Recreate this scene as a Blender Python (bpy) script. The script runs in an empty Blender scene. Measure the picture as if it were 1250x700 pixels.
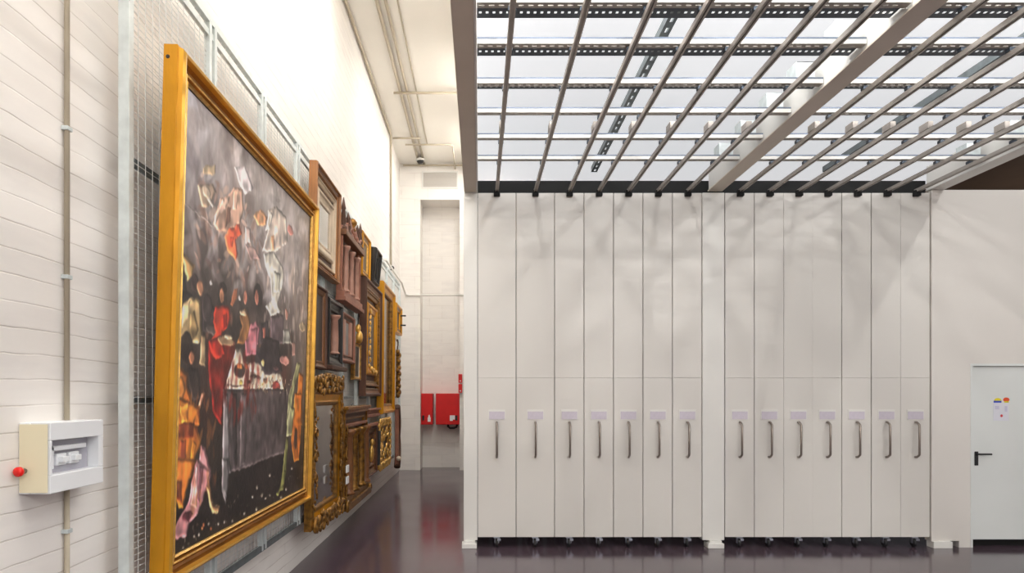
import bpy, bmesh, math, random
import numpy as np
from mathutils import Vector, Matrix
random.seed(7)
C = bpy.context.scene.collection
PI = math.pi

# ------------------------------------------------------------------ materials
MATS = {}
def srgb(r, g, b):
    f = lambda c: (c/255/12.92) if c/255 <= .04045 else ((c/255+.055)/1.055)**2.4
    return (f(r), f(g), f(b), 1)

def mat(name, rgb, rough=.5, metal=0., var=.0, scale=8., bump=0., bscale=40., coat=0., stretch=None, spec=.5):
    """principled surface with a noise-driven variation of its own colour and a little bump"""
    if name in MATS: return MATS[name]
    m = bpy.data.materials.new(name); m.use_nodes = True
    nt = m.node_tree; N = nt.nodes; L = nt.links
    b = N['Principled BSDF']
    b.inputs['Roughness'].default_value = rough
    b.inputs['Metallic'].default_value = metal
    b.inputs['Coat Weight'].default_value = coat
    b.inputs['Specular IOR Level'].default_value = spec
    c = srgb(*rgb)
    tc = N.new('ShaderNodeTexCoord'); mp = N.new('ShaderNodeMapping')
    L.new(tc.outputs['Object'], mp.inputs['Vector'])
    if stretch: mp.inputs['Scale'].default_value = stretch
    nz = N.new('ShaderNodeTexNoise'); nz.inputs['Scale'].default_value = scale; nz.inputs['Detail'].default_value = 4
    L.new(mp.outputs['Vector'], nz.inputs['Vector'])
    r = N.new('ShaderNodeValToRGB')
    lo = tuple(max(0, x*(1-var)) for x in c[:3])+(1,); hi = tuple(min(1, x*(1+var)) for x in c[:3])+(1,)
    r.color_ramp.elements[0].position = .3; r.color_ramp.elements[1].position = .7
    r.color_ramp.elements[0].color = lo; r.color_ramp.elements[1].color = hi
    L.new(nz.outputs['Fac'], r.inputs['Fac']); L.new(r.outputs['Color'], b.inputs['Base Color'])
    if bump > 0:
        n2 = N.new('ShaderNodeTexNoise'); n2.inputs['Scale'].default_value = bscale; n2.inputs['Detail'].default_value = 5
        L.new(mp.outputs['Vector'], n2.inputs['Vector'])
        bp = N.new('ShaderNodeBump'); bp.inputs['Strength'].default_value = bump; bp.inputs['Distance'].default_value = .01
        L.new(n2.outputs['Fac'], bp.inputs['Height']); L.new(bp.outputs['Normal'], b.inputs['Normal'])
    MATS[name] = m
    return m

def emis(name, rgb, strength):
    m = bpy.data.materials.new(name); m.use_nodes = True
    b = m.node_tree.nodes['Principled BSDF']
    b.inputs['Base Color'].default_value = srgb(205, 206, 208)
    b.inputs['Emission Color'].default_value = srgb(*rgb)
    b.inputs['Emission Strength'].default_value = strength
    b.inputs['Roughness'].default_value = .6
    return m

def brick_mat(name, ax, base, mort, bw, rh, msize, var=.06):
    """white-painted masonry: courses along axis pair ax, joints worn and broken by noise"""
    m = bpy.data.materials.new(name); m.use_nodes = True
    nt = m.node_tree; N = nt.nodes; L = nt.links; b = N['Principled BSDF']
    b.inputs['Roughness'].default_value = .75
    g = N.new('ShaderNodeNewGeometry'); s = N.new('ShaderNodeSeparateXYZ'); cb = N.new('ShaderNodeCombineXYZ')
    L.new(g.outputs['Position'], s.inputs[0])
    L.new(s.outputs[ax[0]], cb.inputs[0]); L.new(s.outputs[ax[1]], cb.inputs[1])
    wob = N.new('ShaderNodeTexNoise'); wob.inputs['Scale'].default_value = 2.2; wob.inputs['Detail'].default_value = 3
    L.new(cb.outputs[0], wob.inputs['Vector'])
    sub = N.new('ShaderNodeVectorMath'); sub.operation = 'SUBTRACT'; sub.inputs[1].default_value = (.5, .5, .5)
    L.new(wob.outputs['Color'], sub.inputs[0])
    mul = N.new('ShaderNodeVectorMath'); mul.operation = 'SCALE'; mul.inputs['Scale'].default_value = .035
    L.new(sub.outputs[0], mul.inputs[0])
    add = N.new('ShaderNodeVectorMath'); add.operation = 'ADD'
    L.new(cb.outputs[0], add.inputs[0]); L.new(mul.outputs[0], add.inputs[1])
    br = N.new('ShaderNodeTexBrick')
    br.inputs['Scale'].default_value = 1; br.inputs['Brick Width'].default_value = bw; br.inputs['Row Height'].default_value = rh
    br.inputs['Mortar Size'].default_value = msize; br.inputs['Mortar Smooth'].default_value = .6
    br.inputs['Color1'].default_value = srgb(*base); br.inputs['Color2'].default_value = srgb(*[int(v*(1-var*.5)) for v in base])
    br.inputs['Mortar'].default_value = srgb(*mort)
    L.new(add.outputs[0], br.inputs['Vector'])
    nz = N.new('ShaderNodeTexNoise'); nz.inputs['Scale'].default_value = 2.5; nz.inputs['Detail'].default_value = 6
    mp = N.new('ShaderNodeMapping'); mp.inputs['Scale'].default_value = (1, 5, 1)
    L.new(cb.outputs[0], mp.inputs['Vector']); L.new(mp.outputs[0], nz.inputs['Vector'])
    rp = N.new('ShaderNodeValToRGB'); rp.color_ramp.elements[0].position = .40; rp.color_ramp.elements[1].position = .66
    L.new(nz.outputs['Fac'], rp.inputs['Fac'])
    mx = N.new('ShaderNodeMix'); mx.data_type = 'RGBA'
    L.new(rp.outputs['Color'], mx.inputs['Factor']); L.new(br.outputs['Color'], mx.inputs[6])
    mx.inputs[7].default_value = srgb(*base)
    # joint stays where the noise is low
    L.new(mx.outputs[2], b.inputs['Base Color'])
    bp = N.new('ShaderNodeBump'); bp.inputs['Strength'].default_value = .35; bp.inputs['Distance'].default_value = .006
    inv = N.new('ShaderNodeMath'); inv.operation = 'SUBTRACT'; inv.inputs[0].default_value = 1
    L.new(br.outputs['Fac'], inv.inputs[1]); L.new(inv.outputs[0], bp.inputs['Height'])
    L.new(bp.outputs['Normal'], b.inputs['Normal'])
    return m

# ------------------------------------------------------------------ mesh helpers
def box(bm, x0, x1, y0, y1, z0, z1, bev=0., mi=0):
    vs = [bm.verts.new((x, y, z)) for x in (x0, x1) for y in (y0, y1) for z in (z0, z1)]
    idx = [(0, 1, 3, 2), (4, 6, 7, 5), (0, 4, 5, 1), (2, 3, 7, 6), (0, 2, 6, 4), (1, 5, 7, 3)]
    fs = [bm.faces.new([vs[i] for i in q]) for q in idx]
    for f in fs: f.material_index = mi
    if bev > 0:
        es = list({e for f in fs for e in f.edges})
        r = bmesh.ops.bevel(bm, geom=es, offset=bev, segments=2, profile=.5, affect='EDGES')
        for f in r['faces']: f.material_index = mi
    return fs

def tube(bm, pts, r, n=10, closed=False, mi=0, radii=None):
    pts = [Vector(p) for p in pts]
    rings = []; up = None; m = len(pts)
    for i, p in enumerate(pts):
        a = pts[(i-1) % m] if (closed or i > 0) else None
        c = pts[(i+1) % m] if (closed or i < m-1) else None
        t = ((c-p).normalized() if c is not None else Vector()) + ((p-a).normalized() if a is not None else Vector())
        t = t.normalized() if t.length > 1e-6 else Vector((0, 0, 1))
        if up is None:
            up = Vector((0, 0, 1)) if abs(t.z) < .9 else Vector((1, 0, 0))
        s = t.cross(up).normalized(); up = s.cross(t).normalized()
        rr = radii[i] if radii else r
        rings.append([bm.verts.new(p + (s*math.cos(k*2*PI/n) + up*math.sin(k*2*PI/n))*rr) for k in range(n)])
    for i in range(m if closed else m-1):
        A, B = rings[i], rings[(i+1) % m]
        for k in range(n):
            f = bm.faces.new((A[k], A[(k+1) % n], B[(k+1) % n], B[k])); f.material_index = mi; f.smooth = True
    if not closed:
        f = bm.faces.new(rings[0][::-1]); f.material_index = mi
        f = bm.faces.new(rings[-1]); f.material_index = mi

def blob(bm, c, rx, ry, rz, rot=None, seg=8, mi=0):
    r = bmesh.ops.create_uvsphere(bm, u_segments=seg, v_segments=max(4, seg-2), radius=1)
    M = Matrix.Translation(c) @ (rot.to_matrix().to_4x4() if rot else Matrix()) @ Matrix.Diagonal((rx, ry, rz, 1))
    bmesh.ops.transform(bm, matrix=M, verts=r['verts'])
    for v in r['verts']:
        for f in v.link_faces: f.smooth = True; f.material_index = mi

def lathe(bm, prof, axis='Z', c=(0, 0, 0), n=16, mi=0):
    c = Vector(c); rings = []
    for (r, h) in prof:
        ring = []
        for k in range(n):
            a = 2*PI*k/n; x, y = r*math.cos(a), r*math.sin(a)
            p = {'Z': (x, y, h), 'Y': (x, h, y), 'X': (h, x, y)}[axis]
            ring.append(bm.verts.new(c+Vector(p)))
        rings.append(ring)
    for A, B in zip(rings, rings[1:]):
        for k in range(n):
            f = bm.faces.new((A[k], A[(k+1) % n], B[(k+1) % n], B[k])); f.smooth = True; f.material_index = mi
    f = bm.faces.new(rings[0][::-1]); f.material_index = mi
    f = bm.faces.new(rings[-1]); f.material_index = mi

def prism(bm, poly, y0, y1, mi=0):
    """extrude an x-z outline from y0 to y1"""
    A = [bm.verts.new((x, y0, z)) for x, z in poly]; B = [bm.verts.new((x, y1, z)) for x, z in poly]
    f = bm.faces.new(A); f.material_index = mi
    f = bm.faces.new(B[::-1]); f.material_index = mi
    for i in range(len(poly)):
        j = (i+1) % len(poly)
        f = bm.faces.new((A[i], B[i], B[j], A[j])); f.material_index = mi

def mitre(bm, w, h, prof, x0=0., z0=0., smooth=False):
    """sweep a moulding profile [(inset, outwards, material)] round a w x h rectangle; front is -y"""
    loops = []
    for d, o, _ in prof:
        loops.append([bm.verts.new(p) for p in ((x0+d, -o, z0+d), (x0+w-d, -o, z0+d), (x0+w-d, -o, z0+h-d), (x0+d, -o, z0+h-d))])
    for i in range(len(prof)):
        A, B = loops[i], loops[(i+1) % len(prof)]
        for k in range(4):
            f = bm.faces.new((A[k], A[(k+1) % 4], B[(k+1) % 4], B[k])); f.material_index = prof[i][2]; f.smooth = smooth

def obj(name, bm, ms, parent=None, fix=True):
    if fix: bmesh.ops.recalc_face_normals(bm, faces=bm.faces)
    me = bpy.data.meshes.new(name); bm.to_mesh(me); bm.free()
    for m in (ms if isinstance(ms, (list, tuple)) else [ms]): me.materials.append(m)
    o = bpy.data.objects.new(name, me); C.objects.link(o)
    if parent: o.parent = parent
    return o

def new(): return bmesh.new()
def part(name, ms, parent, fn, *a, **k):
    bm = new(); fn(bm, *a, **k); return obj(name, bm, ms, parent)

def tag(o, label=None, cat=None, group=None, kind=None):
    if label: o['label'] = label
    if cat: o['category'] = cat
    if group: o['group'] = group
    if kind: o['kind'] = kind
    return o

def thing(name, label, cat, loc=(0, 0, 0), rot=(0, 0, 0), group=None):
    o = bpy.data.objects.new(name, None); C.objects.link(o)
    o.location = loc; o.rotation_euler = rot; o.empty_display_size = .1
    return tag(o, label, cat, group)

def dup(root, loc, label, group=None):
    def cp(o, par):
        c = o.copy(); C.objects.link(c)
        if par: c.parent = par
        for ch in [x for x in bpy.data.objects if x.parent == o]: cp(ch, c)
        return c
    r = cp(root, None); r.location = loc; r['label'] = label
    if group: r['group'] = group
    return r

def struct(name, bm, ms): return tag(obj(name, bm, ms), kind='structure')

# ------------------------------------------------------------------ palette
M_wall = brick_mat('white_masonry', (1, 2), (243, 238, 232), (204, 195, 187), 2.6, .105, .004)
M_far = brick_mat('white_block_far', (0, 2), (243, 238, 231), (228, 221, 213), .6, .3, .008)
M_plain = mat('white_plaster', (238, 234, 228), .8, var=.02, scale=1.5)
M_ceil = mat('ceiling_paint', (245, 241, 232), .85, var=.02, scale=1.)
M_panel = mat('ivory_steel', (222, 218, 211), .38, var=.02, scale=1.2)
M_post = mat('white_steel', (230, 228, 222), .4, var=.015, scale=2)
M_door = mat('door_steel', (226, 229, 226), .4, var=.015, scale=2)
M_part = mat('partition_board', (226, 221, 214), .55, var=.02, scale=1.)
M_black = mat('black_void', (14, 14, 14), .8)
M_dark = mat('dark_rubber', (32, 32, 34), .6)
M_steel = mat('brushed_steel', (150, 140, 132), .32, .9, var=.08, scale=30)
M_chrome = mat('caster_steel', (165, 168, 180), .3, .8)
M_galv = mat('galvanised', (212, 220, 220), .45, .25, var=.10, scale=14)
M_wire = mat('wire_white_zinc', (224, 226, 224), .5, .2)
M_zinc = mat('zinc_blue', (104, 114, 130), .5, .4)
M_galvd = mat('galvanised_dull', (120, 128, 130), .5, .6, var=.2, scale=10)
M_rail = mat('rail_steel', (174, 166, 158), .42, .35, var=.08, scale=12)
M_strut = mat('strut_steel', (170, 164, 156), .45, .4, var=.1, scale=20)
M_perf = mat('perforated_steel', (66, 74, 84), .45, .5, var=.15, scale=8)
M_beam = mat('beam_paint', (222, 212, 196), .55, var=.03, scale=3)
M_cond = mat('beige_conduit', (186, 174, 152), .5, var=.05)
M_pipe = mat('white_pipe', (232, 228, 220), .5)
M_red = mat('signal_red', (214, 14, 14), .4, var=.04)
M_wsym = mat('white_symbol', (240, 240, 240), .5)
M_gold = mat('gilt', (206, 144, 26), .36, .4, var=.16, scale=5, bump=.25, bscale=45, stretch=(1, 1, .35))
M_goldd = mat('gilt_dark', (134, 94, 38), .34, .55, var=.6, scale=20, bump=.3)
M_goldl = mat('gilt_bright', (228, 180, 96), .3, .6, var=.3, scale=22, bump=.2)
M_wood = mat('brown_wood', (120, 76, 42), .45, var=.25, scale=6, stretch=(4, 4, .6), bump=.15)
M_oak = mat('honey_wood', (158, 104, 54), .4, var=.25, scale=6, stretch=(4, 4, .6), bump=.15)
M_wood2 = mat('dark_wood', (82, 50, 34), .5, var=.3, scale=6, stretch=(4, 4, .6), bump=.15)
M_rosy = mat('rosy_wood', (150, 98, 78), .5, var=.2, scale=8, bump=.15)
M_pink = mat('pink_marbled', (172, 128, 110), .4, var=.18, scale=10)
M_ebony = mat('ebony', (22, 18, 18), .3, var=.3, scale=6)
M_pale = mat('pale_gesso', (214, 196, 172), .6, var=.1, scale=8)
M_linen = mat('grey_backing', (150, 146, 144), .7, var=.15, scale=5)
M_mirror = mat('old_mirror', (205, 205, 205), .08, .95, var=.1, scale=3)
M_canvas = mat('dark_canvas', (56, 44, 40), .35, var=.5, scale=4)
M_coveshade = mat('gilt_cove_shade', (158, 104, 38), .34, .6, var=.2, scale=6, bump=.15)  # darker gilt that paints in the shade of the hollow
M_liner = mat('frame_liner', (36, 26, 22), .6)
M_boxw = mat('box_plastic', (236, 238, 240), .35)
M_boxc = mat('box_cream', (238, 228, 196), .4)
M_lid = mat('smoked_lid', (176, 174, 184), .15)
M_card = mat('lilac_card', (206, 198, 208), .6, var=.05, scale=30)
M_unlit = mat('unlit_brown', (112, 88, 70), .8, var=.2, scale=.6)  # dark brown puts the shade of the unlit space into the colour
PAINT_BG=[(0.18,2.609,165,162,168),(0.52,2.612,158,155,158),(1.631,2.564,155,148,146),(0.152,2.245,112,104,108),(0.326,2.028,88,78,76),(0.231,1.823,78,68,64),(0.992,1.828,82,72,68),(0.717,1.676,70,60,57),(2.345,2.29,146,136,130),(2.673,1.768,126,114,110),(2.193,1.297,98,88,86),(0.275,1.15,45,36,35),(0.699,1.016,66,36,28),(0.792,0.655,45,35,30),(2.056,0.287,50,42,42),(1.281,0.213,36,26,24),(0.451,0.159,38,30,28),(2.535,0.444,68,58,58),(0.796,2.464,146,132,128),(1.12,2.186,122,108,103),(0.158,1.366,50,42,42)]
PAINT=[('p',(160,138,118),[(0.345,2.192),(0.564,2.268),(0.632,2.238),(0.512,2.111),(0.411,2.083)]),('e',(205,185,165),(0.475,2.191,0.072,0.036)),('p',(190,178,170),[(0.477,2.159),(0.528,2.174),(0.606,2.146),(0.575,2.124)]),('p',(178,145,126),[(0.68,2.201),(0.816,2.275),(0.91,2.349),(1.065,2.387),(1.103,2.256),(1.031,2.143),(0.833,2.048),(0.65,2.004),(0.581,2.037)]),('p',(205,176,160),[(0.725,2.214),(0.841,2.274),(0.821,2.214),(0.665,2.093),(0.604,2.018),(0.6,2.076)]),('p',(205,170,150),[(0.912,2.322),(0.987,2.354),(0.971,2.229),(0.896,2.199)]),('p',(130,95,80),[(0.799,2.182),(0.87,2.219),(0.854,2.107),(0.761,2.048)]),('p',(198,188,190),[(0.9,2.482),(1.107,2.552),(1.289,2.455),(1.122,2.366),(1.01,2.398)]),('p',(170,150,120),[(0.415,2.319),(0.599,2.389),(0.604,2.331),(0.418,2.271)]),('p',(222,95,60),[(0.777,1.999),(0.833,2.057),(1.031,2.143),(1.076,2.088),(0.961,2.024),(1.021,1.935),(0.972,1.888),(0.819,1.92)]),('p',(185,70,45),[(0.86,2.019),(0.934,2.036),(0.915,1.959),(0.866,1.948)]),('p',(190,170,165),[(1.14,2.151),(1.253,2.169),(1.261,2.073),(1.149,2.038)]),('p',(150,125,120),[(1.15,2.029),(1.322,2.057),(1.484,2.0),(1.271,1.957)]),('p',(203,150,107),[(1.29,2.267),(1.452,2.356),(1.619,2.344),(1.559,2.266),(1.4,2.226)]),('p',(182,168,158),[(1.615,2.396),(1.82,2.485),(2.095,2.469),(2.155,2.275),(1.782,2.104),(1.51,2.067),(1.629,2.241)]),('p',(205,195,185),[(1.666,2.399),(1.755,2.401),(1.661,2.259),(1.562,2.225)]),('p',(185,140,105),[(1.701,2.215),(1.787,2.246),(1.797,2.14),(1.728,2.114)]),('e',(200,130,120),(2.228,2.392,0.107,0.04)),('p',(160,150,146),[(0.136,2.043),(0.153,2.048),(0.615,2.025),(0.604,2.014)]),('p',(195,155,100),[(0.128,1.766),(0.188,1.775),(0.347,1.729),(0.313,1.675),(0.252,1.626),(0.21,1.703)]),('p',(200,180,140),[(0.123,1.709),(0.178,1.659),(0.201,1.579),(0.124,1.56)]),('p',(50,42,44),[(0.13,1.74),(0.202,1.701),(0.246,1.578),(0.202,1.564),(0.185,1.683)]),('p',(40,34,36),[(0.119,1.551),(0.255,1.58),(0.33,1.56),(0.206,1.496),(0.146,1.352),(0.129,1.35)]),('p',(186,160,115),[(0.214,1.505),(0.312,1.553),(0.428,1.55),(0.457,1.415),(0.482,1.352),(0.425,1.298),(0.167,1.279),(0.153,1.368)]),('p',(150,125,85),[(0.299,1.461),(0.354,1.484),(0.42,1.379),(0.329,1.299),(0.287,1.366)]),('p',(205,182,140),[(0.207,1.488),(0.294,1.535),(0.282,1.443),(0.197,1.357)]),('e',(60,46,46),(0.354,1.635,0.067,0.055)),('e',(168,120,92),(0.429,1.623,0.056,0.05)),('p',(62,54,56),[(0.459,1.53),(0.549,1.575),(0.661,1.531),(0.65,1.384),(0.481,1.368)]),('e',(72,62,62),(0.532,1.523,0.089,0.091)),('e',(112,102,98),(0.616,1.398,0.106,0.034)),('e',(205,200,195),(0.581,1.679,0.03,0.015)),('e',(48,34,30),(0.77,1.677,0.076,0.035)),('e',(172,122,92),(0.76,1.627,0.047,0.054)),('p',(206,64,38),[(0.649,1.543),(0.774,1.568),(0.895,1.57),(0.912,1.5),(0.856,1.43),(0.786,1.397),(0.745,1.323),(0.568,1.309),(0.672,1.386),(0.623,1.45)]),('p',(150,38,26),[(0.778,1.502),(0.848,1.528),(0.855,1.439),(0.786,1.406)]),('p',(150,92,62),[(0.961,1.698),(1.025,1.709),(1.016,1.651),(0.944,1.586),(0.906,1.59)]),('p',(150,105,62),[(1.079,1.538),(1.185,1.598),(1.274,1.561),(1.312,1.466),(1.204,1.358),(1.04,1.346),(1.139,1.468)]),('e',(190,165,135),(1.145,1.565,0.085,0.023)),('e',(182,122,102),(1.187,1.676,0.04,0.057)),('e',(200,190,185),(1.075,1.655,0.032,0.019)),('e',(52,42,42),(1.444,1.723,0.115,0.096)),('e',(186,120,100),(1.423,1.71,0.05,0.06)),('p',(68,60,64),[(1.493,1.525),(1.689,1.567),(1.757,1.401),(1.505,1.381)]),('p',(182,120,132),[(1.308,1.515),(1.428,1.538),(1.51,1.506),(1.473,1.379),(1.204,1.358),(1.257,1.421)]),('p',(188,183,173),[(1.544,2.05),(1.781,2.121),(2.056,2.042),(2.069,1.907),(1.929,1.728),(2.05,1.687),(1.755,1.617),(1.611,1.674),(1.763,1.727),(1.731,1.884),(1.585,1.975)]),('p',(165,162,150),[(1.795,1.972),(1.982,1.983),(1.958,1.833),(1.811,1.799)]),('p',(104,90,95),[(1.755,1.617),(2.092,1.669),(2.115,1.428),(1.775,1.402)]),('p',(160,95,80),[(1.575,1.512),(1.642,1.519),(1.65,1.435),(1.583,1.429)]),('e',(186,132,116),(2.185,1.68,0.05,0.052)),('p',(135,135,128),[(2.104,1.543),(2.268,1.571),(2.368,1.448),(2.095,1.427)]),('e',(165,150,125),(2.701,1.627,0.125,0.05)),('p',(170,145,110),[(0.462,1.348),(0.523,1.353),(0.536,1.171),(0.443,1.183)]),('e',(52,37,34),(0.266,1.26,0.103,0.101)),('e',(170,112,82),(0.338,1.214,0.042,0.041)),('p',(52,42,40),[(0.282,1.152),(0.435,1.158),(0.487,0.988),(0.37,0.964),(0.308,1.051)]),('p',(192,112,42),[(0.125,1.146),(0.211,1.149),(0.303,1.122),(0.289,1.051),(0.37,0.956),(0.47,0.939),(0.478,0.824),(0.11,0.839)]),('p',(214,140,60),[(0.144,1.101),(0.231,1.111),(0.272,1.035),(0.224,0.942),(0.151,1.003)]),('p',(130,62,32),[(0.135,0.973),(0.26,0.942),(0.301,0.87),(0.178,0.844)]),('p',(205,160,130),[(0.495,1.012),(0.536,1.013),(0.471,0.922),(0.44,0.931)]),('p',(122,28,22),[(0.567,1.332),(0.788,1.376),(1.016,1.322),(0.971,1.236),(0.849,1.041),(0.806,0.809),(0.662,0.901),(0.579,1.156)]),('p',(186,46,30),[(0.567,1.332),(0.765,1.366),(0.844,1.265),(0.684,1.22),(0.593,1.266)]),('e',(162,137,106),(0.862,1.347,0.177,0.036)),('e',(200,180,150),(0.885,1.376,0.087,0.016)),('p',(206,191,171),[(1.017,1.304),(1.123,1.32),(1.214,1.239),(1.62,1.197),(2.058,1.191),(2.194,1.043),(0.837,1.032)]),('p',(186,116,126),[(1.203,1.374),(1.312,1.463),(1.463,1.498),(1.448,1.302),(1.212,1.268)]),('p',(58,50,54),[(1.449,1.292),(1.631,1.451),(1.995,1.438),(2.098,1.192),(1.658,1.155)]),('e',(58,44,42),(1.108,1.167,0.126,0.052)),('e',(226,140,70),(1.111,1.2,0.061,0.024)),('e',(220,120,60),(1.245,1.206,0.044,0.022)),('e',(192,182,165),(1.425,1.204,0.177,0.043)),('e',(60,44,42),(1.431,1.136,0.134,0.014)),('e',(215,185,120),(1.599,1.248,0.047,0.032)),('e',(150,60,55),(1.953,1.075,0.124,0.042)),('e',(120,90,70),(1.661,1.113,0.062,0.021)),('e',(90,60,50),(1.313,1.095,0.054,0.014)),('e',(210,180,90),(1.142,1.092,0.039,0.021)),('e',(110,80,80),(1.939,1.22,0.085,0.023)),('p',(70,55,50),[(0.883,1.07),(1.227,1.076),(1.228,1.066),(0.884,1.061)]),('e',(202,142,132),(2.169,1.294,0.169,0.041)),('p',(202,116,46),[(2.623,1.211),(2.773,1.19),(2.773,0.724),(2.532,0.735)]),('p',(142,142,104),[(2.565,1.309),(2.688,1.289),(2.458,1.008),(2.395,0.741),(2.265,0.746),(2.325,1.008)]),('p',(170,130,120),[(2.367,1.456),(2.479,1.464),(2.49,1.354),(2.4,1.349)]),('p',(90,80,80),[(0.824,1.044),(2.234,1.059),(2.287,0.522),(1.681,0.508),(1.246,0.49),(0.977,0.491),(0.935,0.377),(0.861,0.387)]),('p',(126,119,119),[(0.826,1.017),(0.912,1.017),(0.972,0.556),(1.015,0.491),(0.952,0.485),(0.917,0.288),(0.849,0.389)]),('p',(104,94,94),[(1.148,1.018),(1.29,1.019),(1.272,0.527),(1.161,0.509)]),('p',(66,58,60),[(0.962,1.017),(1.066,1.018),(1.105,0.524),(1.027,0.513)]),('p',(194,120,42),[(0.108,1.013),(0.332,0.967),(0.48,0.933),(0.397,0.854),(0.505,0.726),(0.393,0.613),(0.309,0.464),(0.115,0.491)]),('p',(118,52,34),[(0.143,0.848),(0.397,0.846),(0.384,0.758),(0.2,0.762)]),('p',(128,60,40),[(0.218,0.753),(0.29,0.756),(0.287,0.514),(0.233,0.521)]),('p',(218,146,60),[(0.206,0.945),(0.314,0.959),(0.302,0.857),(0.23,0.844)]),('p',(215,140,50),[(0.385,0.742),(0.435,0.723),(0.377,0.566),(0.337,0.603)]),('p',(202,116,46),[(2.502,1.025),(2.741,1.026),(2.757,0.639),(2.708,0.411),(2.541,0.415),(2.432,0.596)]),('e',(70,55,55),(2.577,0.612,0.067,0.107)),('p',(150,150,110),[(2.378,0.915),(2.516,0.888),(2.448,0.657),(2.274,0.655),(2.304,0.784)]),('p',(128,128,74),[(2.274,0.655),(2.353,0.638),(2.304,0.354),(2.234,0.207),(2.112,0.213),(2.198,0.365)]),('p',(188,132,134),[(0.496,0.71),(0.559,0.68),(0.668,0.517),(0.631,0.419),(0.443,0.445)]),('p',(126,119,119),[(0.834,0.599),(0.944,0.589),(0.964,0.495),(0.939,0.324),(0.849,0.392)]),('p',(128,128,74),[(2.218,0.379),(2.294,0.371),(2.25,0.257),(2.076,0.176),(2.016,0.196),(2.168,0.256)]),('p',(188,112,42),[(0.104,0.666),(0.45,0.634),(0.309,0.459),(0.279,0.369),(0.225,0.378),(0.13,0.514)]),('p',(130,62,40),[(0.145,0.549),(0.251,0.521),(0.258,0.404),(0.186,0.446)]),('p',(188,132,134),[(0.441,0.635),(0.666,0.537),(0.549,0.375),(0.473,0.304),(0.359,0.268),(0.345,0.2),(0.131,0.229),(0.211,0.311),(0.333,0.384)]),('p',(132,84,92),[(0.483,0.59),(0.546,0.576),(0.499,0.366),(0.451,0.39)]),('e',(92,44,52),(0.337,0.32,0.077,0.032)),('p',(210,165,160),[(0.444,0.586),(0.474,0.583),(0.46,0.339),(0.371,0.378)]),('p',(196,146,102),[(0.585,0.462),(0.651,0.445),(0.715,0.323),(0.825,0.297),(0.799,0.261),(0.708,0.262),(0.66,0.315)]),('e',(186,176,160),(1.851,0.372,0.033,0.016)),('e',(186,176,160),(1.548,0.321,0.03,0.014)),('e',(186,176,160),(1.449,0.268,0.028,0.014)),('e',(186,176,160),(1.759,0.206,0.032,0.015)),('e',(186,176,160),(1.865,0.215,0.034,0.016)),('e',(186,176,160),(2.319,0.2,0.039,0.017)),('e',(186,176,160),(1.287,0.168,0.026,0.014)),('e',(186,176,160),(0.805,0.185,0.022,0.012)),('e',(186,176,160),(0.906,0.184,0.022,0.013)),('e',(186,176,160),(0.645,0.219,0.02,0.012)),('e',(186,176,160),(0.511,0.182,0.019,0.012)),('e',(186,176,160),(0.441,0.184,0.018,0.011)),('e',(186,176,160),(1.054,0.161,0.024,0.014)),('e',(186,176,160),(1.546,0.16,0.03,0.014)),('e',(186,176,160),(1.67,0.244,0.031,0.015)),('e',(186,176,160),(2.178,0.155,0.037,0.016)),('e',(186,176,160),(2.478,0.363,0.042,0.017)),('e',(186,176,160),(0.292,0.156,0.017,0.011)),('e',(170,100,60),(0.57,0.229,0.019,0.013)),('e',(170,100,60),(0.692,0.18,0.02,0.014)),('e',(170,100,60),(0.55,0.216,0.019,0.013))]
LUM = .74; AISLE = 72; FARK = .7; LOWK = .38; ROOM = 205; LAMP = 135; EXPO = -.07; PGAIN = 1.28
# ------------------------------------------------------------------ the room
CAM = 1.72; XW = -1.85; YF = 7.75; YB = 15.83; HC = 7.12; ZT = 4.03

def floor_mat():
    m = mat('dark_resin_floor', (80, 66, 74), .16, var=.14, scale=.9, bump=.02, bscale=3)
    nt = m.node_tree; N = nt.nodes; L = nt.links; b = N['Principled BSDF']
    nz = N.new('ShaderNodeTexNoise'); nz.inputs['Scale'].default_value = 1.4; nz.inputs['Detail'].default_value = 8
    tc = N.new('ShaderNodeTexCoord'); L.new(tc.outputs['Object'], nz.inputs['Vector'])
    mr = N.new('ShaderNodeMapRange'); mr.inputs['To Min'].default_value = .09; mr.inputs['To Max'].default_value = .22
    L.new(nz.outputs['Fac'], mr.inputs['Value']); L.new(mr.outputs['Result'], b.inputs['Roughness'])
    return m
bm = new(); box(bm, -2.05, 12.2, -5.2, 17, -.15, 0); struct('floor', bm, floor_mat())
bm = new(); box(bm, -2.05, XW, -5.2, YB, 0, HC); struct('wall_left', bm, M_wall)
bm = new()                                   # far wall with its recess
box(bm, XW, -1.37, YB, 16.48, 0, HC); box(bm, -1.37, -.456, YB, 16.48, 6.28, HC)
box(bm, -.456, .6, YB, 16.48, 0, HC); box(bm, -2.05, .6, 16.48, 16.65, 0, HC); box(bm, -2.05, XW, YB, 16.48, 0, HC)
struct('wall_far', bm, M_far)
bm = new(); box(bm, -2.05, 12.2, -5.4, -5.2, 0, HC); struct('wall_rear', bm, M_plain)
bm = new(); box(bm, 12, 12.2, -5.2, 17, 0, HC); struct('wall_right', bm, M_plain)
bm = new(); box(bm, -2.05, -.17, -5.4, 16.65, HC, HC+.2); struct('ceiling', bm, M_ceil)
bm = new(); box(bm, -.17, -.02, -5.2, YB, 4.06, HC+.2); struct('wall_bulkhead', bm, M_plain)
bm = new(); box(bm, -.15, -.06, YF+.12, YB, 0, 4.06); struct('wall_aisle', bm, M_plain)
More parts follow.
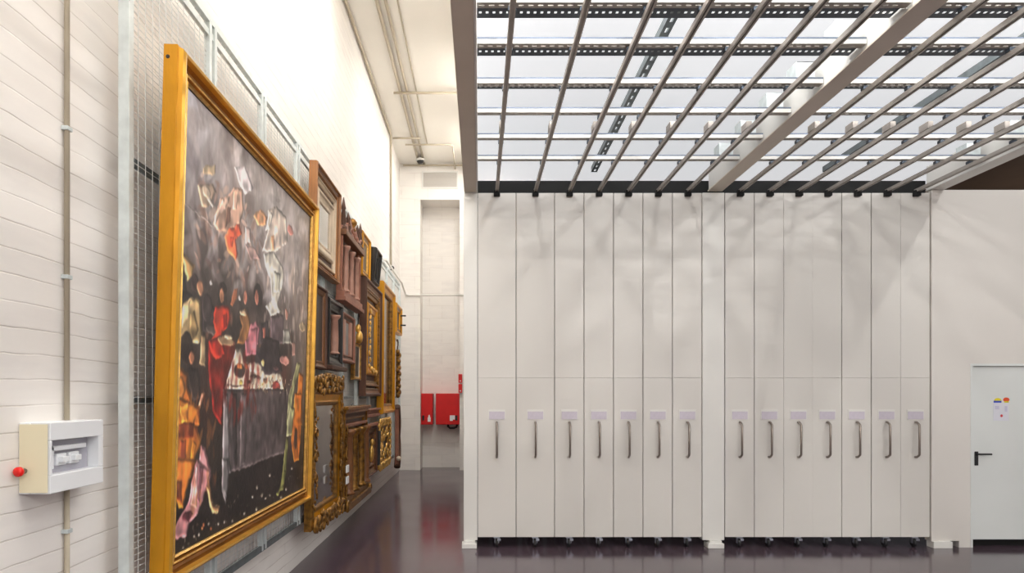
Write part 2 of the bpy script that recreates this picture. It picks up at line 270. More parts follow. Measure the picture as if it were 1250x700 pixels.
# white ceiling above the rail grid, with a glow added to brighten it
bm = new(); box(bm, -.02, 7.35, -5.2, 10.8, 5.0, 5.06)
struct('ceiling_glow', bm, emis('added_white_glow', (238, 240, 243), LUM))
bm = new(); box(bm, 7.35, 12.2, -5.2, 17, 5.0, 5.2); box(bm, -.02, 7.35, 10.8, 10.9, 4.2, 5.06); struct('ceiling_dark', bm, M_unlit)
# front partition with the door, in line with the storage units
XD0 = (1187-585)*.0093; ZD = 2.06
bm = new()
box(bm, 5.125, 5.20, YF-.02, YF+.10, .075, 4.06)                 # slim end stile
box(bm, 5.203, XD0, YF, YF+.10, .075, 4.065)
box(bm, 5.45, XD0, YF, YF+.10, 0, .075)
box(bm, XD0, 6.55, YF, YF+.10, ZD+.01, 4.065); box(bm, 6.55, 12, YF, YF+.10, 0, 4.065)
struct('wall_front', bm, M_part)
bm = new(); box(bm, 5.13, 5.345, YF-.05, YF+.08, 0, .075, .004)
tag(obj('base_foot', bm, M_post), 'low white foot block under the partition beside the last storage unit', 'foot')
bm = new(); box(bm, 5.345, 12, YF+.12, YF+.16, 0, .6); struct('trim_1', bm, M_black)
d = thing('door_1', None, None, (XD0, YF+.03, 0)); d['kind'] = 'structure'
part('door_leaf', M_door, d, lambda b: (box(b, .006, .93, 0, .045, .085, ZD, .003)))
part('door_frame', M_door, d, lambda b: (box(b, -.02, .004, -.035, .06, 0, ZD+.03), box(b, .932, .96, -.035, .06, 0, ZD+.03), box(b, .004, .932, -.035, .06, ZD+.003, ZD+.03)))
def handle(b):
    box(b, .045, .085, -.012, 0, .93, 1.09, .004)
    tube(b, [(.065, -.01, 1.062), (.065, -.055, 1.062), (.078, -.06, 1.062), (.2, -.06, 1.062)], .010, 10)
    lathe(b, [(.012, -.013), (.012, 0)], 'Y', (.065, -.004, .975), 12)
h = part('door_handle', M_dark, d, handle); h['label'] = 'black lever door handle on a long plate'
def arc(cx, cz, rx, rz, a0, a1, n=12): return [(cx+rx*math.cos(a0+(a1-a0)*i/n), cz+rz*math.sin(a0+(a1-a0)*i/n)) for i in range(n+1)]
zz = lambda y: CAM+(484-y)*.0093
xx = lambda x: (x-1187)*.0093
n = part('notice_sheet', mat('paper', (226, 226, 234), .7), d, lambda b: box(b, xx(1215), xx(1234), -.003, -.0004, zz(514), zz(492)))
part('red_dot', mat('dot_red', (214, 60, 70), .5), n, lambda b: prism(b, arc(xx(1225), zz(508), .014, .016, 0, 2*PI-.4), -.0045, -.003))
part('printed_block', mat('print_lilac', (206, 204, 222), .6), n, lambda b: (box(b, xx(1217), xx(1222), -.0038, -.003, zz(500), zz(496)), box(b, xx(1229), xx(1232), -.0038, -.003, zz(503), zz(496))))
s = part('yellow_sticker', mat('yellow', (226, 210, 40), .4), d, lambda b: prism(b, arc(xx(1220.5), zz(489.5), .042, .030, 0, PI), -.003, -.0004))
part('blue_band', mat('blue', (66, 84, 190), .4), s, lambda b: box(b, xx(1215.5), xx(1225), -.0034, -.0004, zz(492), zz(489.6)))
s = part('red_sticker', mat('orange_red', (226, 80, 40), .4), d, lambda b: prism(b, arc(xx(1231), zz(488.3), .036, .026, 0, 2*PI-.3, 14), -.003, -.0004))
part('yellow_band', MATS['yellow'], s, lambda b: box(b, xx(1228.5), xx(1234), -.0034, -.0004, zz(492), zz(490)))

# ------------------------------------------------------------------ mobile storage units
seams1 = [583, 630, 677, 713, 749, 785, 821, 857]; seams2 = [885, 921, 957, 992, 1027.5, 1064, 1100, 1135]
S = .0093; X = lambda px: (px-585)*S
ORD = ['first', 'second', 'third', 'fourth', 'fifth', 'sixth', 'seventh']
def make_unit(w, label, x):
    t = thing('storage_unit', label, 'storage unit', (x, YF, 0), group='sliding storage units')
    a, b_ = -w/2+.0035, w/2-.0035
    def front(b):
        box(b, a, b_, 0, .055, .118, 1.926, .003); box(b, a, b_, 0, .055, 1.9275, ZT, .003)
    part('front_panel', M_panel, t, front)
    def screen(b):
        box(b, -.03, .03, .06, .10, .16, ZT-.02); box(b, -.03, .03, 2.9, 2.94, .16, ZT-.02)
        box(b, -.03, .03, .10, 2.9, .16, .20); box(b, -.03, .03, .10, 2.9, ZT-.06, ZT-.02)
    part('screen_frame', M_galvd, t, screen)
    def pull(b):
        z0, z1 = 1.03, 1.425
        tube(b, [(0, .002, z1), (0, -.028, z1-.001), (0, -.036, z1-.005), (0, -.070, z1-.026), (0, -.075, z1-.036), (0, -.075, z0+.036), (0, -.070, z0+.026), (0, -.036, z0+.005), (0, -.028, z0+.001), (0, .002, z0)], .0125, 10)
    part('pull_handle', M_steel, t, pull)
    hd = part('label_holder', M_post, t, lambda b: (box(b, -.095, .095, -.006, 0, 1.452, 1.568, .001)))
    part('card', M_card, hd, lambda b: (box(b, -.088, .088, -.0085, -.006, 1.458, 1.546)))
    def fork(b):
        box(b, -.035, .035, .0, .07, .105, .118); box(b, -.024, -.018, .015, .055, .045, .106); box(b, .018, .024, .015, .055, .045, .106)
        tube(b, [(-.028, .035, .06), (.028, .035, .06)], .008, 8); box(b, .005, .045, -.012, .012, .075, .10, .004)
    cs = part('caster', M_chrome, t, fork)
    part('wheel', M_dark, cs, lambda b: lathe(b, [(.02, -.016), (.044, -.016), (.05, -.010), (.05, .010), (.044, .016), (.02, .016)], 'X', (0, .035, .05), 18))
    return t
UN = []
pw = make_unit(47*S, 'wide white storage front beside the corner post at the aisle, with handle and card', X(606.5)); UN.append(pw)
UN.append(dup(pw, (X(653.5), YF, 0), 'wide white storage front, second from the corner post at the aisle'))
pn = None
for i in range(2, 7):
    x = X((seams1[i]+seams1[i+1])/2); lb = 'narrow white storage front, %s from the corner post at the aisle' % ORD[i]
    if pn is None: pn = make_unit(36*S, lb, x); UN.append(pn)
    else: UN.append(dup(pn, (x, YF, 0), lb))
for i in range(7):
    x = X((seams2[i]+seams2[i+1])/2)
    UN.append(dup(pn, (x, YF, 0), 'narrow white storage front, %s after the white column towards the grey door' % ORD[i]))

def column(name, x0, x1, label, fx0, fx1):
    t = thing(name, label, 'post', ((x0+x1)/2, YF, 0)); c = (x0+x1)/2
    part('shaft', M_post, t, lambda b: (box(b, x0-c, x1-c, -.012, .11, .085, 4.03, .004)))
    part('base_plate', M_post, t, lambda b: (box(b, fx0-c, fx1-c, -.06, .10, 0, .055, .004), box(b, fx0-c+.02, fx1-c-.02, -.04, .08, .055, .085, .003)))
column('support_post', X(566), X(583)-.002, 'white square corner post where the storage units meet the aisle', X(564), X(582))
column('support_post', X(857)+.002, X(884), 'wide white column between the two banks of storage units', X(862.5), X(882))
bm = new(); box(bm, X(583), X(1137), YF+.10, YF+.12, ZT-.02, 4.2); struct('trim_2', bm, M_black)
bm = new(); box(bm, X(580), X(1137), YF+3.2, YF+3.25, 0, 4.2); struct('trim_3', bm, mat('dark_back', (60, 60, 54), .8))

# ------------------------------------------------------------------ overhead grid
ROWS = [6.884, 6.32, 5.755, 5.22, 4.639, 4.156, 3.63, 3.10]
ZR = 4.03
def beam(name, x0, x1, label, m, web=False):
    t = thing(name, label, 'girder', ((x0+x1)/2, 0, 0)); c = (x0+x1)/2; w = (x1-x0)/2
    part('bottom_flange', m, t, lambda b: box(b, -w, w, 1.0, YF+.05, 4.062, 4.075, .002))
    part('web', M_post, t, lambda b: (box(b, -w+.012, -w+.03, 1.0, YF+.05, 4.075, 4.33), box(b, w-.03, w-.012, 1.0, YF+.05, 4.075, 4.33), box(b, -w+.012, w-.012, 1.0, YF+.05, 4.33, 4.345)))
    return t
t = thing('girder', 'brown-grey boxed girder bordering the rail grid above the corner post', 'girder', (-.095, 0, 0))
part('soffit_plate', M_beam, t, lambda b: box(b, -.075, .06, -1, YF-.02, 4.035, 4.058, .002))
part('lip', M_post, t, lambda b: box(b, .062, .078, -1, YF-.02, 4.03, 4.058))
beam('girder', 2.61, 2.775, 'broad grey steel girder running to the wide white column', M_beam)
beam('girder', 5.10, 5.27, 'pale boxed girder at the end of the rail grid above the partition', M_post)

def make_rail(x, label):
    t = thing('overhead_rail', label, 'rail', (x, 0, 0), group='overhead rails')
    def sec(b):
        box(b, -.018, -.015, 1.6, YF-.004, ZR, ZR+.036); box(b, .015, .018, 1.6, YF-.004, ZR, ZR+.036)
        box(b, -.015, .015, 1.6, YF-.004, ZR+.033, ZR+.036); box(b, -.015, -.005, 1.6, YF-.004, ZR, ZR+.003); box(b, .005, .015, 1.6, YF-.004, ZR, ZR+.003)
        box(b, -.005, .005, 1.6, YF-.004, ZR+.010, ZR+.013)
    part('channel', M_rail, t, sec)
    part('end_cap', M_black, t, lambda b: box(b, -.035, .035, YF-.055, YF-.002, ZR-.045, ZR+.02, .004))
    part('stop_block', M_rail, t, lambda b: (box(b, -.024, .024, 5.97, 6.10, ZR+.037, ZR+.10, .004)))
    for y in ROWS: part('hanger_clamp', M_perf, t, lambda b: (box(b, -.024, .024, y-.012, y+.03, ZR+.0365, ZR+.062), tube(b, [(0, y+.01, ZR+.05), (0, y+.01, ZR+.071)], .006, 6)))
    return t
UX = [u.location.x for u in UN]
r0 = make_rail(UX[0], 'grey overhead rail ending above the wide storage front at the corner post')
for i, x in enumerate(UX[1:], 1):
    lb = ('grey overhead rail ending above the %s storage front from the corner post' % ORD[i]) if i < 7 else ('grey overhead rail ending above the %s storage front after the white column' % ORD[i-7])
    dup(r0, (x, 0, 0), lb)

def ladder(b, ya, yb, zp, pitch, hx, hy, x_0, x_1, yc=None):
    """flat strip with a row of real punched slots"""
    n = int((x_1-x_0)/pitch); yc = (ya+yb)/2 if yc is None else yc
    ys = [ya, yc-hy, yc+hy, yb]; xs = [x_0]
    for i in range(n): xc = x_0+(i+.5)*pitch; xs += [xc-hx, xc+hx]
    xs.append(x_1)
    G = [[b.verts.new((xv, yv, zp)) for yv in ys] for xv in xs]
    for i in range(len(xs)-1):
        for j in range(3):
            if i % 2 == 1 and j == 1: continue
            b.faces.new((G[i][j], G[i+1][j], G[i+1][j+1], G[i][j+1]))
def make_strut(x0, x1, y, sw, label):
    t = thing('cross_strut', label, 'strut', (x0, y, 0), group='perforated cross struts'); L_ = x1-x0; z = 4.102
    def chan(b):
        ladder(b, -.03, .03, z, .06, .016, .006, 0, L_)
        box(b, 0, L_, .028, .030, z, z+.03)
    part('channel', M_strut, t, chan)
    part('web', M_post, t, lambda b: box(b, 0, L_, -.033, -.0305, z, z+.031))
    part('top_flange', M_zinc, t, lambda b: box(b, 0, L_, -.034, -.022, z+.0315, z+.044))
    def strip(b):
        ladder(b, .034, .034+sw, z+.03, .043, .0085, .011 if sw > .1 else .006, 0, L_, .034+sw*.6)
        box(b, 0, L_, .034+sw-.003, .034+sw, z+.03, z+.036)
    part('perforated_strip', M_perf, t, strip)
    def brk(b):
        box(b, L_-.20, L_-.194, -.02, .14, z+.052, z+.17); box(b, L_-.194, L_-.06, -.02, -.014, z+.052, z+.17); box(b, L_-.194, L_-.06, -.02, .14, z+.165, z+.17)
    part('hanger_bracket', M_galv, t, brk)
    return t
protos = {}
for k in range(8):
    sw = .16 if k >= 4 else (.10 if k == 3 else .045)
    far = (ORD+['eighth'])[k]
    for x0, x1, where in ((-.015, 2.615, 'by the corner post'), (2.77, 5.105, 'before the pale girder')):
        lb = 'perforated cross strut in the bay %s, %s out from the unit tops' % (where, far)
        if (sw, x0) in protos: dup(protos[(sw, x0)], (x0, ROWS[k], 0), lb)
        else: protos[(sw, x0)] = make_strut(x0, x1, ROWS[k], sw, lb)
for x, lb in ((1.30, 'dull perforated bearer running lengthwise over the struts by the corner post'), (3.92, 'dull perforated bearer running lengthwise over the struts before the pale girder')):
    t = thing('bearer', lb, 'bearer', (x, 0, 0))
    def bb(b):
        z = 4.26; n = 46; y0, y1 = 1.6, YF-.02
        ys = [y0]
        for i in range(n): yc = y0+(i+.5)*(y1-y0)/n; ys += [yc-.03, yc+.03]
        ys.append(y1); xs = [-.03, -.010, .010, .03]
        G = [[b.verts.new((xv, yv, z)) for xv in xs] for yv in ys]
        for i in range(len(ys)-1):
            for j in range(3):
                if i % 2 == 1 and j == 1: continue
                b.faces.new((G[i][j], G[i][j+1], G[i+1][j+1], G[i+1][j]))
        box(b, -.033, -.03, y0, y1, z, z+.06); box(b, .03, .033, y0, y1, z, z+.06)
    part('channel', M_galvd, t, bb)
# ------------------------------------------------------------------ hanging rack on the long wall
XR = -1.72
posts = [3.375+1.045*k for k in range(12)]
rk = thing('hanging_rack', 'galvanised wire-mesh picture rack standing off the white masonry wall', 'rack', (XR-.02, posts[0], 0))
Y00 = posts[0]
Z0, Z1 = .49, 4.13
for i, y in enumerate(posts):
    def pp(b):
        if i == 0: box(b, -.033, .02, -.025, .025, Z0, Z1, .002)
        else: box(b, -.02, .02, y-Y00-.06, y-Y00-.022, Z0, Z1, .002); box(b, -.02, .02, y-Y00+.022, y-Y00+.06, Z0, Z1, .002)
    part('post', M_galv, rk, pp)
part('top_rail', M_galv, rk, lambda b: (box(b, -.018, .018, .05, posts[-1]-Y00, Z1-.012, Z1+.03), box(b, -.015, .012, .05, posts[-1]-Y00, Z1-.10, Z1-.06)))
part('bottom_rail', M_galvd, rk, lambda b: box(b, -.018, .018, .03, posts[-1]-Y00, Z0-.005, Z0+.04))
for z in (1.70, 2.92): part('cross_rail', M_galvd, rk, lambda b: box(b, -.05, -.026, .03, posts[-1]-Y00, z-.02, z+.02))
for i, y in enumerate(posts[:-1]):
    def mesh(b):
        a, c = y-Y00+.03, posts[i+1]-Y00-.03
        zz_ = Z0+.04
        while zz_ < Z1-.02:
            box(b, -.005, -.002, a, c, zz_, zz_+.0028); zz_ += .032
        yy = a
        while yy < c:
            box(b, -.002, .001, yy, yy+.003, Z0+.03, Z1-.02); yy += .0765
    o = part('mesh_panel', M_wire, rk, mesh)
for y in posts[1::2]:
    for z in (1.1, 2.6): part('wall_bracket', M_galvd, rk, lambda b: box(b, -.11, -.02, y-Y00+.03, y-Y00+.06, z, z+.04))

# ------------------------------------------------------------------ frames
def hang(name, label, cat, y, z, tilt=.02, x=-1.703, group=None):
    return thing(name, label, cat, (x, y, z), (tilt, 0, PI/2), group)
def hook(t, x, z):
    part('hanging_hook', M_galvd, t, lambda b: (box(b, x-.015, x+.015, -.004, .004, z-.06, z+.05), tube(b, [(x, .002, z+.045), (x, -.012, z+.055), (x, -.012, z+.075)], .005, 6)))
def P_simple(w, d, mats=(0, 0, 0)):   # plain moulding: outer side, raised rim, slope to sight edge
    return [(0, 0, mats[0]), (0, d*.8, mats[0]), (w*.12, d, mats[0]), (w*.28, d, mats[0]), (w*.4, d*.72, mats[1]), (w*.72, d*.55, mats[1]), (w*.8, d*.66, mats[2]), (w*.93, d*.6, mats[2]), (w, d*.38, mats[2]), (w, 0, mats[2])]
def sheet(parent, name, m, w, h, ins, o=.02, x0=0., z0=0.):
    return part(name, m, parent, lambda b: box(b, x0+ins, x0+w-ins, -o, -o+.012, z0+ins, z0+h-ins))

# --- the big canvas
W, H = 3.0, 2.81
big = hang('framed_painting', 'huge gilt-framed old painting of a banquet scene leaning out from the rack', 'painting', 3.51, .726, .0278, x=-1.70)
prof = [(0, 0, 0), (0, .070, 0), (.010, .074, 0), (.016, .094, 1), (.030, .105, 1), (.044, .102, 1), (.050, .072, 3), (.058, .048, 3), (.074, .044, 3), (.092, .054, 2), (.098, .070, 2), (.106, .080, 2), (.114, .076, 3), (.118, .056, 3), (.126, .062, 2), (.132, .072, 2), (.139, .062, 2), (.140, .040, 0), (.140, 0, 0)]
bm = new(); mitre(bm, W, H, prof)
obj('moulding', bm, [M_gold, mat('gilt_rim', (216, 164, 66), .28, .6, var=.15, scale=7, bump=.2), M_goldl, M_coveshade], big)  # cove and bead tones hold painted shade and highlight
bm = new()
mitre(bm, W-.27, H-.27, [(0, .02, 0), (0, .050, 0), (.008, .050, 0), (.008, .02, 0)], .135, .135); obj('slip', bm, M_liner, big)
part('screw_hole', M_liner, big, lambda b: lathe(b, [(.010, -.002), (.012, .003)], 'X', (0, -.022, H-.065), 12))

def paint(w, h, n=520):
    us = np.linspace(0, W, n); vs = np.linspace(0, H, int(n*H/W))
    U, V = np.meshgrid(us, vs)
    rng = np.random.RandomState(3)
    def vnoise(sx, sy):
        g = rng.rand(sy+2, sx+2); fx = (U/W)*sx; fy = (V/H)*sy
        ix, iy = fx.astype(int), fy.astype(int); tx, ty = fx-ix, fy-iy
        tx, ty = tx*tx*(3-2*tx), ty*ty*(3-2*ty)
        return (g[iy, ix]*(1-tx)+g[iy, ix+1]*tx)*(1-ty)+(g[iy+1, ix]*(1-tx)+g[iy+1, ix+1]*tx)*ty
    img = np.zeros(U.shape+(3,)); wt = np.zeros(U.shape)
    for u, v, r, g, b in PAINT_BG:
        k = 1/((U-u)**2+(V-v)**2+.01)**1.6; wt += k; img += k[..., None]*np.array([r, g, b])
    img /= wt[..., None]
    UU = U+(vnoise(70, 90)-.5)*.014; VV = V+(vnoise(70, 90)-.5)*.014
    def blur(m, k):
        for _ in range(k):
            p = np.pad(m, 1, 'edge')
            m = (p[:-2, 1:-1]+p[2:, 1:-1]+p[1:-1, :-2]+p[1:-1, 2:]+p[1:-1, 1:-1])/5
        return m
    du = us[1]-us[0]
    def dab(u, v, ln, wd, ang, col, al):
        R = int(ln/du)+2; ci, cj = int(v/(vs[1]-vs[0])), int(u/du)
        s = np.s_[max(0, ci-R):ci+R+1, max(0, cj-R):cj+R+1]
        x, y = U[s]-u, V[s]-v
        a, b = x*math.cos(ang)+y*math.sin(ang), -x*math.sin(ang)+y*math.cos(ang)
        k = np.clip(1.4*(1-(a/ln)**2-(b/wd)**2), 0, 1)[..., None]*al
        img[s] = img[s]*(1-k)+np.array(col)*k
    def strokes(n, u0, u1, v0, v1, cols, ln, al, ang=(0, PI)):
        for _ in range(n):
            l = ln*(.4+rng.rand()*.8)
            dab(u0+(u1-u0)*rng.rand(), v0+(v1-v0)*rng.rand(), l, l*(.25+.3*rng.rand()), ang[0]+(ang[1]-ang[0])*rng.rand(), np.array(cols[rng.randint(len(cols))])*(.8+.4*rng.rand()), al)
    # smoke, cloud and gloom laid in first
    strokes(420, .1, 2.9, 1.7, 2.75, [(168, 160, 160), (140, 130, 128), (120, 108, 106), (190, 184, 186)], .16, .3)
    strokes(260, .1, 2.0, 1.0, 1.7, [(70, 60, 56), (58, 48, 46), (88, 78, 74), (50, 40, 38)], .13, .3)
    strokes(160, 2.0, 2.9, .9, 1.8, [(140, 128, 122), (112, 100, 98), (96, 84, 84)], .12, .25, (1.2, 1.9))
    strokes(240, .1, 2.9, .1, .5, [(30, 24, 23), (48, 38, 36), (24, 18, 18)], .12, .4)
    strokes(110, .35, 1.5, 1.75, 2.3, [(178, 150, 134), (150, 118, 104), (196, 172, 158), (120, 92, 84)], .075, .5)
    strokes(90, 1.6, 2.7, 1.5, 2.2, [(182, 166, 156), (158, 140, 128), (200, 190, 182)], .08, .4, (1.2, 1.9))
    for x in np.linspace(.35, 2.3, 15):                     # half-seen heads and shoulders in the gloom
        dab(x+rng.rand()*.06, 1.36+rng.rand()*.12, .12, .075, PI/2, (52, 42, 40), .8)
        dab(x+.02+rng.rand()*.05, 1.38+rng.rand()*.12, .055, .03, PI/2, (138, 98, 80), .65)
        dab(x, 1.12+rng.rand()*.1, .2, .10, PI/2, [(66, 48, 44), (86, 62, 52), (58, 54, 58), (92, 52, 44)][rng.randint(4)], .7)
    for kind, col, d in PAINT:
        if kind == 'e':
            m = ((UU-d[0])/max(d[2]*.85, .004))**2+((VV-d[1])/max(d[3]*.9, .004))**2 < 1
            big_ = min(d[2], d[3])
        else:
            m = np.zeros(U.shape, bool)
            for (x0, y0), (x1, y1) in zip(d, d[1:]+d[:1]):
                if y0 == y1: continue
                m ^= ((y0 > VV) != (y1 > VV)) & (UU < (x1-x0)*(VV-y0)/(y1-y0)+x0)
            big_ = min(max(p[0] for p in d)-min(p[0] for p in d), max(p[1] for p in d)-min(p[1] for p in d))
        mf = m.astype(float)
        soft = blur(mf, 9 if big_ > .12 else 3); gy, gx = np.gradient(soft)
        emb = np.clip((-gx*.8+gy*-.5)*-1*(7 if big_ > .12 else 2.4), -.45, .45)   # rounded modelling, light falling from the upper side
        shade = (1+(vnoise(60, 44)-.5)*.45+(vnoise(22, 50)-.5)*.35)*(1+emb)
        al = np.clip(blur(mf, 2)*1.15-.08, 0, 1)[..., None]*.93
        img = img*(1-al)+np.clip(np.array(col)*shade[..., None], 0, 255)*al
    strokes(60, .1, .75, .35, 1.0, [(206, 134, 60), (150, 78, 36), (120, 52, 34), (190, 110, 46)], .06, .35, (1.1, 2.0))
    strokes(60, .85, 1.5, .8, 1.3, [(120, 26, 20), (80, 18, 16), (150, 40, 28)], .08, .45, (1.2, 1.9))
    strokes(70, 1.3, 2.4, 1.02, 1.16, [(210, 196, 176), (120, 96, 80), (190, 150, 90), (70, 54, 48), (160, 90, 60)], .03, .6)
    strokes(90, .3, 2.8, .12, .36, [(150, 138, 124), (110, 90, 74), (60, 46, 42)], .018, .6)
    strokes(60, 1.2, 2.4, .55, .95, [(78, 68, 68), (100, 92, 92), (64, 54, 56)], .12, .3, (1.45, 1.7))
    g = img.mean(-1, keepdims=True); img = g+(img-g)*.86
    img *= (1+(vnoise(120, 60)-.5)*.10)[..., None]*(1+(vnoise(20, 20)-.5)*.16)[..., None]
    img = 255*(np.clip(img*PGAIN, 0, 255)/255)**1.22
    img = np.clip(img, 0, 255)/255
    return U, V, np.where(img <= .04045, img/12.92, ((img+.055)/1.055)**2.4)
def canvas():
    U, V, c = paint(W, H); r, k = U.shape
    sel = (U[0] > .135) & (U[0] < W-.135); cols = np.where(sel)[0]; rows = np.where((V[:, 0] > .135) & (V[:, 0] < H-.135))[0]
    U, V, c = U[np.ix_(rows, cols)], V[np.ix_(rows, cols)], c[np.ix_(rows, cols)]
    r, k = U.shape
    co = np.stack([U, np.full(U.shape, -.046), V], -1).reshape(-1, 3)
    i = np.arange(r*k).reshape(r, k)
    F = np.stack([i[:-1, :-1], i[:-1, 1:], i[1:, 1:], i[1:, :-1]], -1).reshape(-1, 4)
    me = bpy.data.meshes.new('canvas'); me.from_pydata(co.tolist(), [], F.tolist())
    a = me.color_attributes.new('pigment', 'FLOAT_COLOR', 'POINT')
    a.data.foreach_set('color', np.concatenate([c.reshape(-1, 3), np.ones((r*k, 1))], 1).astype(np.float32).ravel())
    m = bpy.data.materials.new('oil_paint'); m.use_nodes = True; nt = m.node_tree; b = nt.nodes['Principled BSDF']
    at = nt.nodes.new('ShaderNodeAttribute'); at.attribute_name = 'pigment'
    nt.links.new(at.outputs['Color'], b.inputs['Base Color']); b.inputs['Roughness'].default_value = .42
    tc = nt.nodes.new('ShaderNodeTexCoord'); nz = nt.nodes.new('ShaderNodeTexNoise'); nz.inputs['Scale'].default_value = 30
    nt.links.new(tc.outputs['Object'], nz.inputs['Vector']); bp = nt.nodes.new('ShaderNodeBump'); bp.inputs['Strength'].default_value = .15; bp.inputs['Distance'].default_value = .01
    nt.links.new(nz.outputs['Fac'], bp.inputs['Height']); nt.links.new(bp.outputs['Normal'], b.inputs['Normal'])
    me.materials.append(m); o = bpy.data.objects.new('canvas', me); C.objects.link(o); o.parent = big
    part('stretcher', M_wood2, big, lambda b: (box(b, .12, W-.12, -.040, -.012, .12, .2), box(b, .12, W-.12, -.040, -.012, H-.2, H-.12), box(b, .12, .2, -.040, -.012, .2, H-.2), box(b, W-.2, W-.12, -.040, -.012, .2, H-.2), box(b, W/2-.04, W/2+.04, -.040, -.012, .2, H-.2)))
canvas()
for x_ in (.5, 2.5): hook(big, x_, H)

# --- carving helpers (local x along the wall, -y outwards, z up)
def leaves(b, x0, x1, z0, z1, dy, n, s, rnd, mi=0):
    for i in range(n):
        u = rnd.random()
        x = x0+(x1-x0)*u if abs(x1-x0) > abs(z1-z0) else x0+(x1-x0)*rnd.random()
        z = z0+(z1-z0)*((i+.5)/n if abs(z1-z0) >= abs(x1-x0) else rnd.random())
        if abs(x1-x0) > abs(z1-z0): x = x0+(x1-x0)*(i+.5)/n
        from mathutils import Euler
        blob(b, Vector((x, -dy, z)), s*(.5+.5*rnd.random()), s*.45, s*(.8+.5*rnd.random()), Euler((0, rnd.uniform(-1, 1), 0)), 7, mi)
def scroll(b, cx, cz, dy, r, turns=1.6, flip=1, th=.016, mi=0):
    pts = []; n = 22
    for i in range(n+1):
        a = 2*PI*turns*i/n; rr = r*(1-.8*i/n)
        pts.append((cx+flip*rr*math.cos(a), -dy, cz+rr*math.sin(a)))
    tube(b, pts, th, 7, mi=mi, radii=[th*(1-.5*i/n) for i in range(n+1)])
def column_prof(r, h): return [(r*1.5, 0), (r*1.5, h*.03), (r*1.15, h*.05), (r*1.05, h*.08), (r*1.1, h*.4), (r*.9, h*.88), (r*1.05, h*.9), (r*1.5, h*.95), (r*1.6, h)]

def frame(name, label, cat, y0, y1, z0, z1, d, fw, mats, tilt=.015, inner=None, fill=None, x=-1.703):
    w, h = y1-y0, z1-z0
    t = hang(name, label, cat, y0, z0, tilt, x)
    bm = new(); mitre(bm, w, h, P_simple(fw, d, (0, 1, 2))); obj('moulding', bm, mats, t)
    ins = fw
    if inner:
        for (gap, iw, idp, im) in inner:
            ins += gap
            bm = new(); mitre(bm, w-2*ins, h-2*ins, P_simple(iw, idp, (0, 0, 0)), ins, ins); obj('inner_frame', bm, im, t)
            ins += iw
    part('backboard', M_wood2, t, lambda b: box(b, .01, w-.01, -.012, -.001, .01, h-.01))
    if fill: sheet(t, fill[0], fill[1], w, h, max(.005, ins-.012), fill[2] if len(fill) > 2 else .03)
    return t
rnd = random.Random(5)

# A brown frame over the tabernacles, pale frame nested inside
frame('framed_picture', 'tall brown wooden frame holding a pale nested frame, topmost beside the huge painting', 'frame', 6.75, 7.92, 3.02, 4.06, .085, .065, [M_oak, M_wood, M_oak], .022, [(.03, .045, .05, M_pale), (.06, .12, .055, M_pale)], ('glass_sheet', M_mirror, .02))
# B carved tabernacle with rosy columns
w, h = 1.26, .98
t = hang('altarpiece', 'carved rosy-brown altarpiece frame with columns and a spiked cresting', 'frame', 8.10, 2.86, .02)
bm = new(); mitre(bm, w, h-.2, P_simple(.10, .07, (0, 0, 1)), 0, .12); obj('moulding', bm, [M_rosy, M_wood], t)
part('backboard', M_wood2, t, lambda b: box(b, .02, w-.02, -.014, -.001, .02, h-.1))
hook(t, .2, h-.1)
part('ledge', M_rosy, t, lambda b: (box(b, -.03, w+.03, -.12, 0, 0, .05, .006), box(b, 0, w, -.10, 0, .05, .12, .006)))
for cx in (.26, .62, .98):
    part('column', M_pink, t, lambda b: lathe(b, column_prof(.034, h-.42), 'Z', (cx, -.058, .14), 14))
part('cornice', M_wood, t, lambda b: (box(b, -.02, w+.02, -.115, 0, h-.20, h-.13, .008), prism(b, [(.0, h-.13), (w, h-.13), (w*.82, h-.04), (w*.5, h+.02), (w*.18, h-.04)], -.06, -.01)))
def crest(b):
    prism(b, [(.02, h-.14), (w-.02, h-.14), (w-.05, h-.05), (w*.8, h-.02), (w*.62, h+.10), (w*.5, h+.02), (w*.36, h+.10), (w*.2, h-.02), (.05, h-.05)], -.07, -.012)
    leaves(b, .05, w-.05, h-.13, h-.0, .075, 26, .032, rnd)
part('cresting', M_rosy, t, crest)
for cx, ht in ((.05, .26), (w*.28, .16), (w*.78, .16), (w-.06, .24)):
    part('pinnacle', M_wood2, t, lambda b: lathe(b, [(.045, h-.14), (.05, h-.10), (.025, h-.07), (.04, h-.03), (.02, h+ht*.4), (.03, h+ht*.5), (.004, h+ht)], 'Z', (cx, -.06, 0), 10))
part('finial', M_goldd, t, lambda b: lathe(b, [(.04, 0), (.05, .02), (.02, .05), (.055, .09), (.06, .12), (.03, .16), (.01, .17)], 'Z', (w*.55, -.05, h-.0), 12))
# C small gilt frame behind the altarpiece
frame('framed_picture', 'small bright gilt frame hung high beyond the rosy altarpiece frame', 'frame', 9.5, 10.2, 3.42, 4.04, .08, .12, [M_gold, M_goldd, M_goldl], .02, None, ('panel', M_canvas, .03))
# D black panel frame pushed out
frame('framed_picture', 'slim black frame tilted out, hung high beside the small gilt frame', 'frame', 10.32, 10.9, 3.475, 3.99, .11, .10, [M_ebony, M_ebony, M_ebony], .10, None, ('panel', M_ebony, .05))
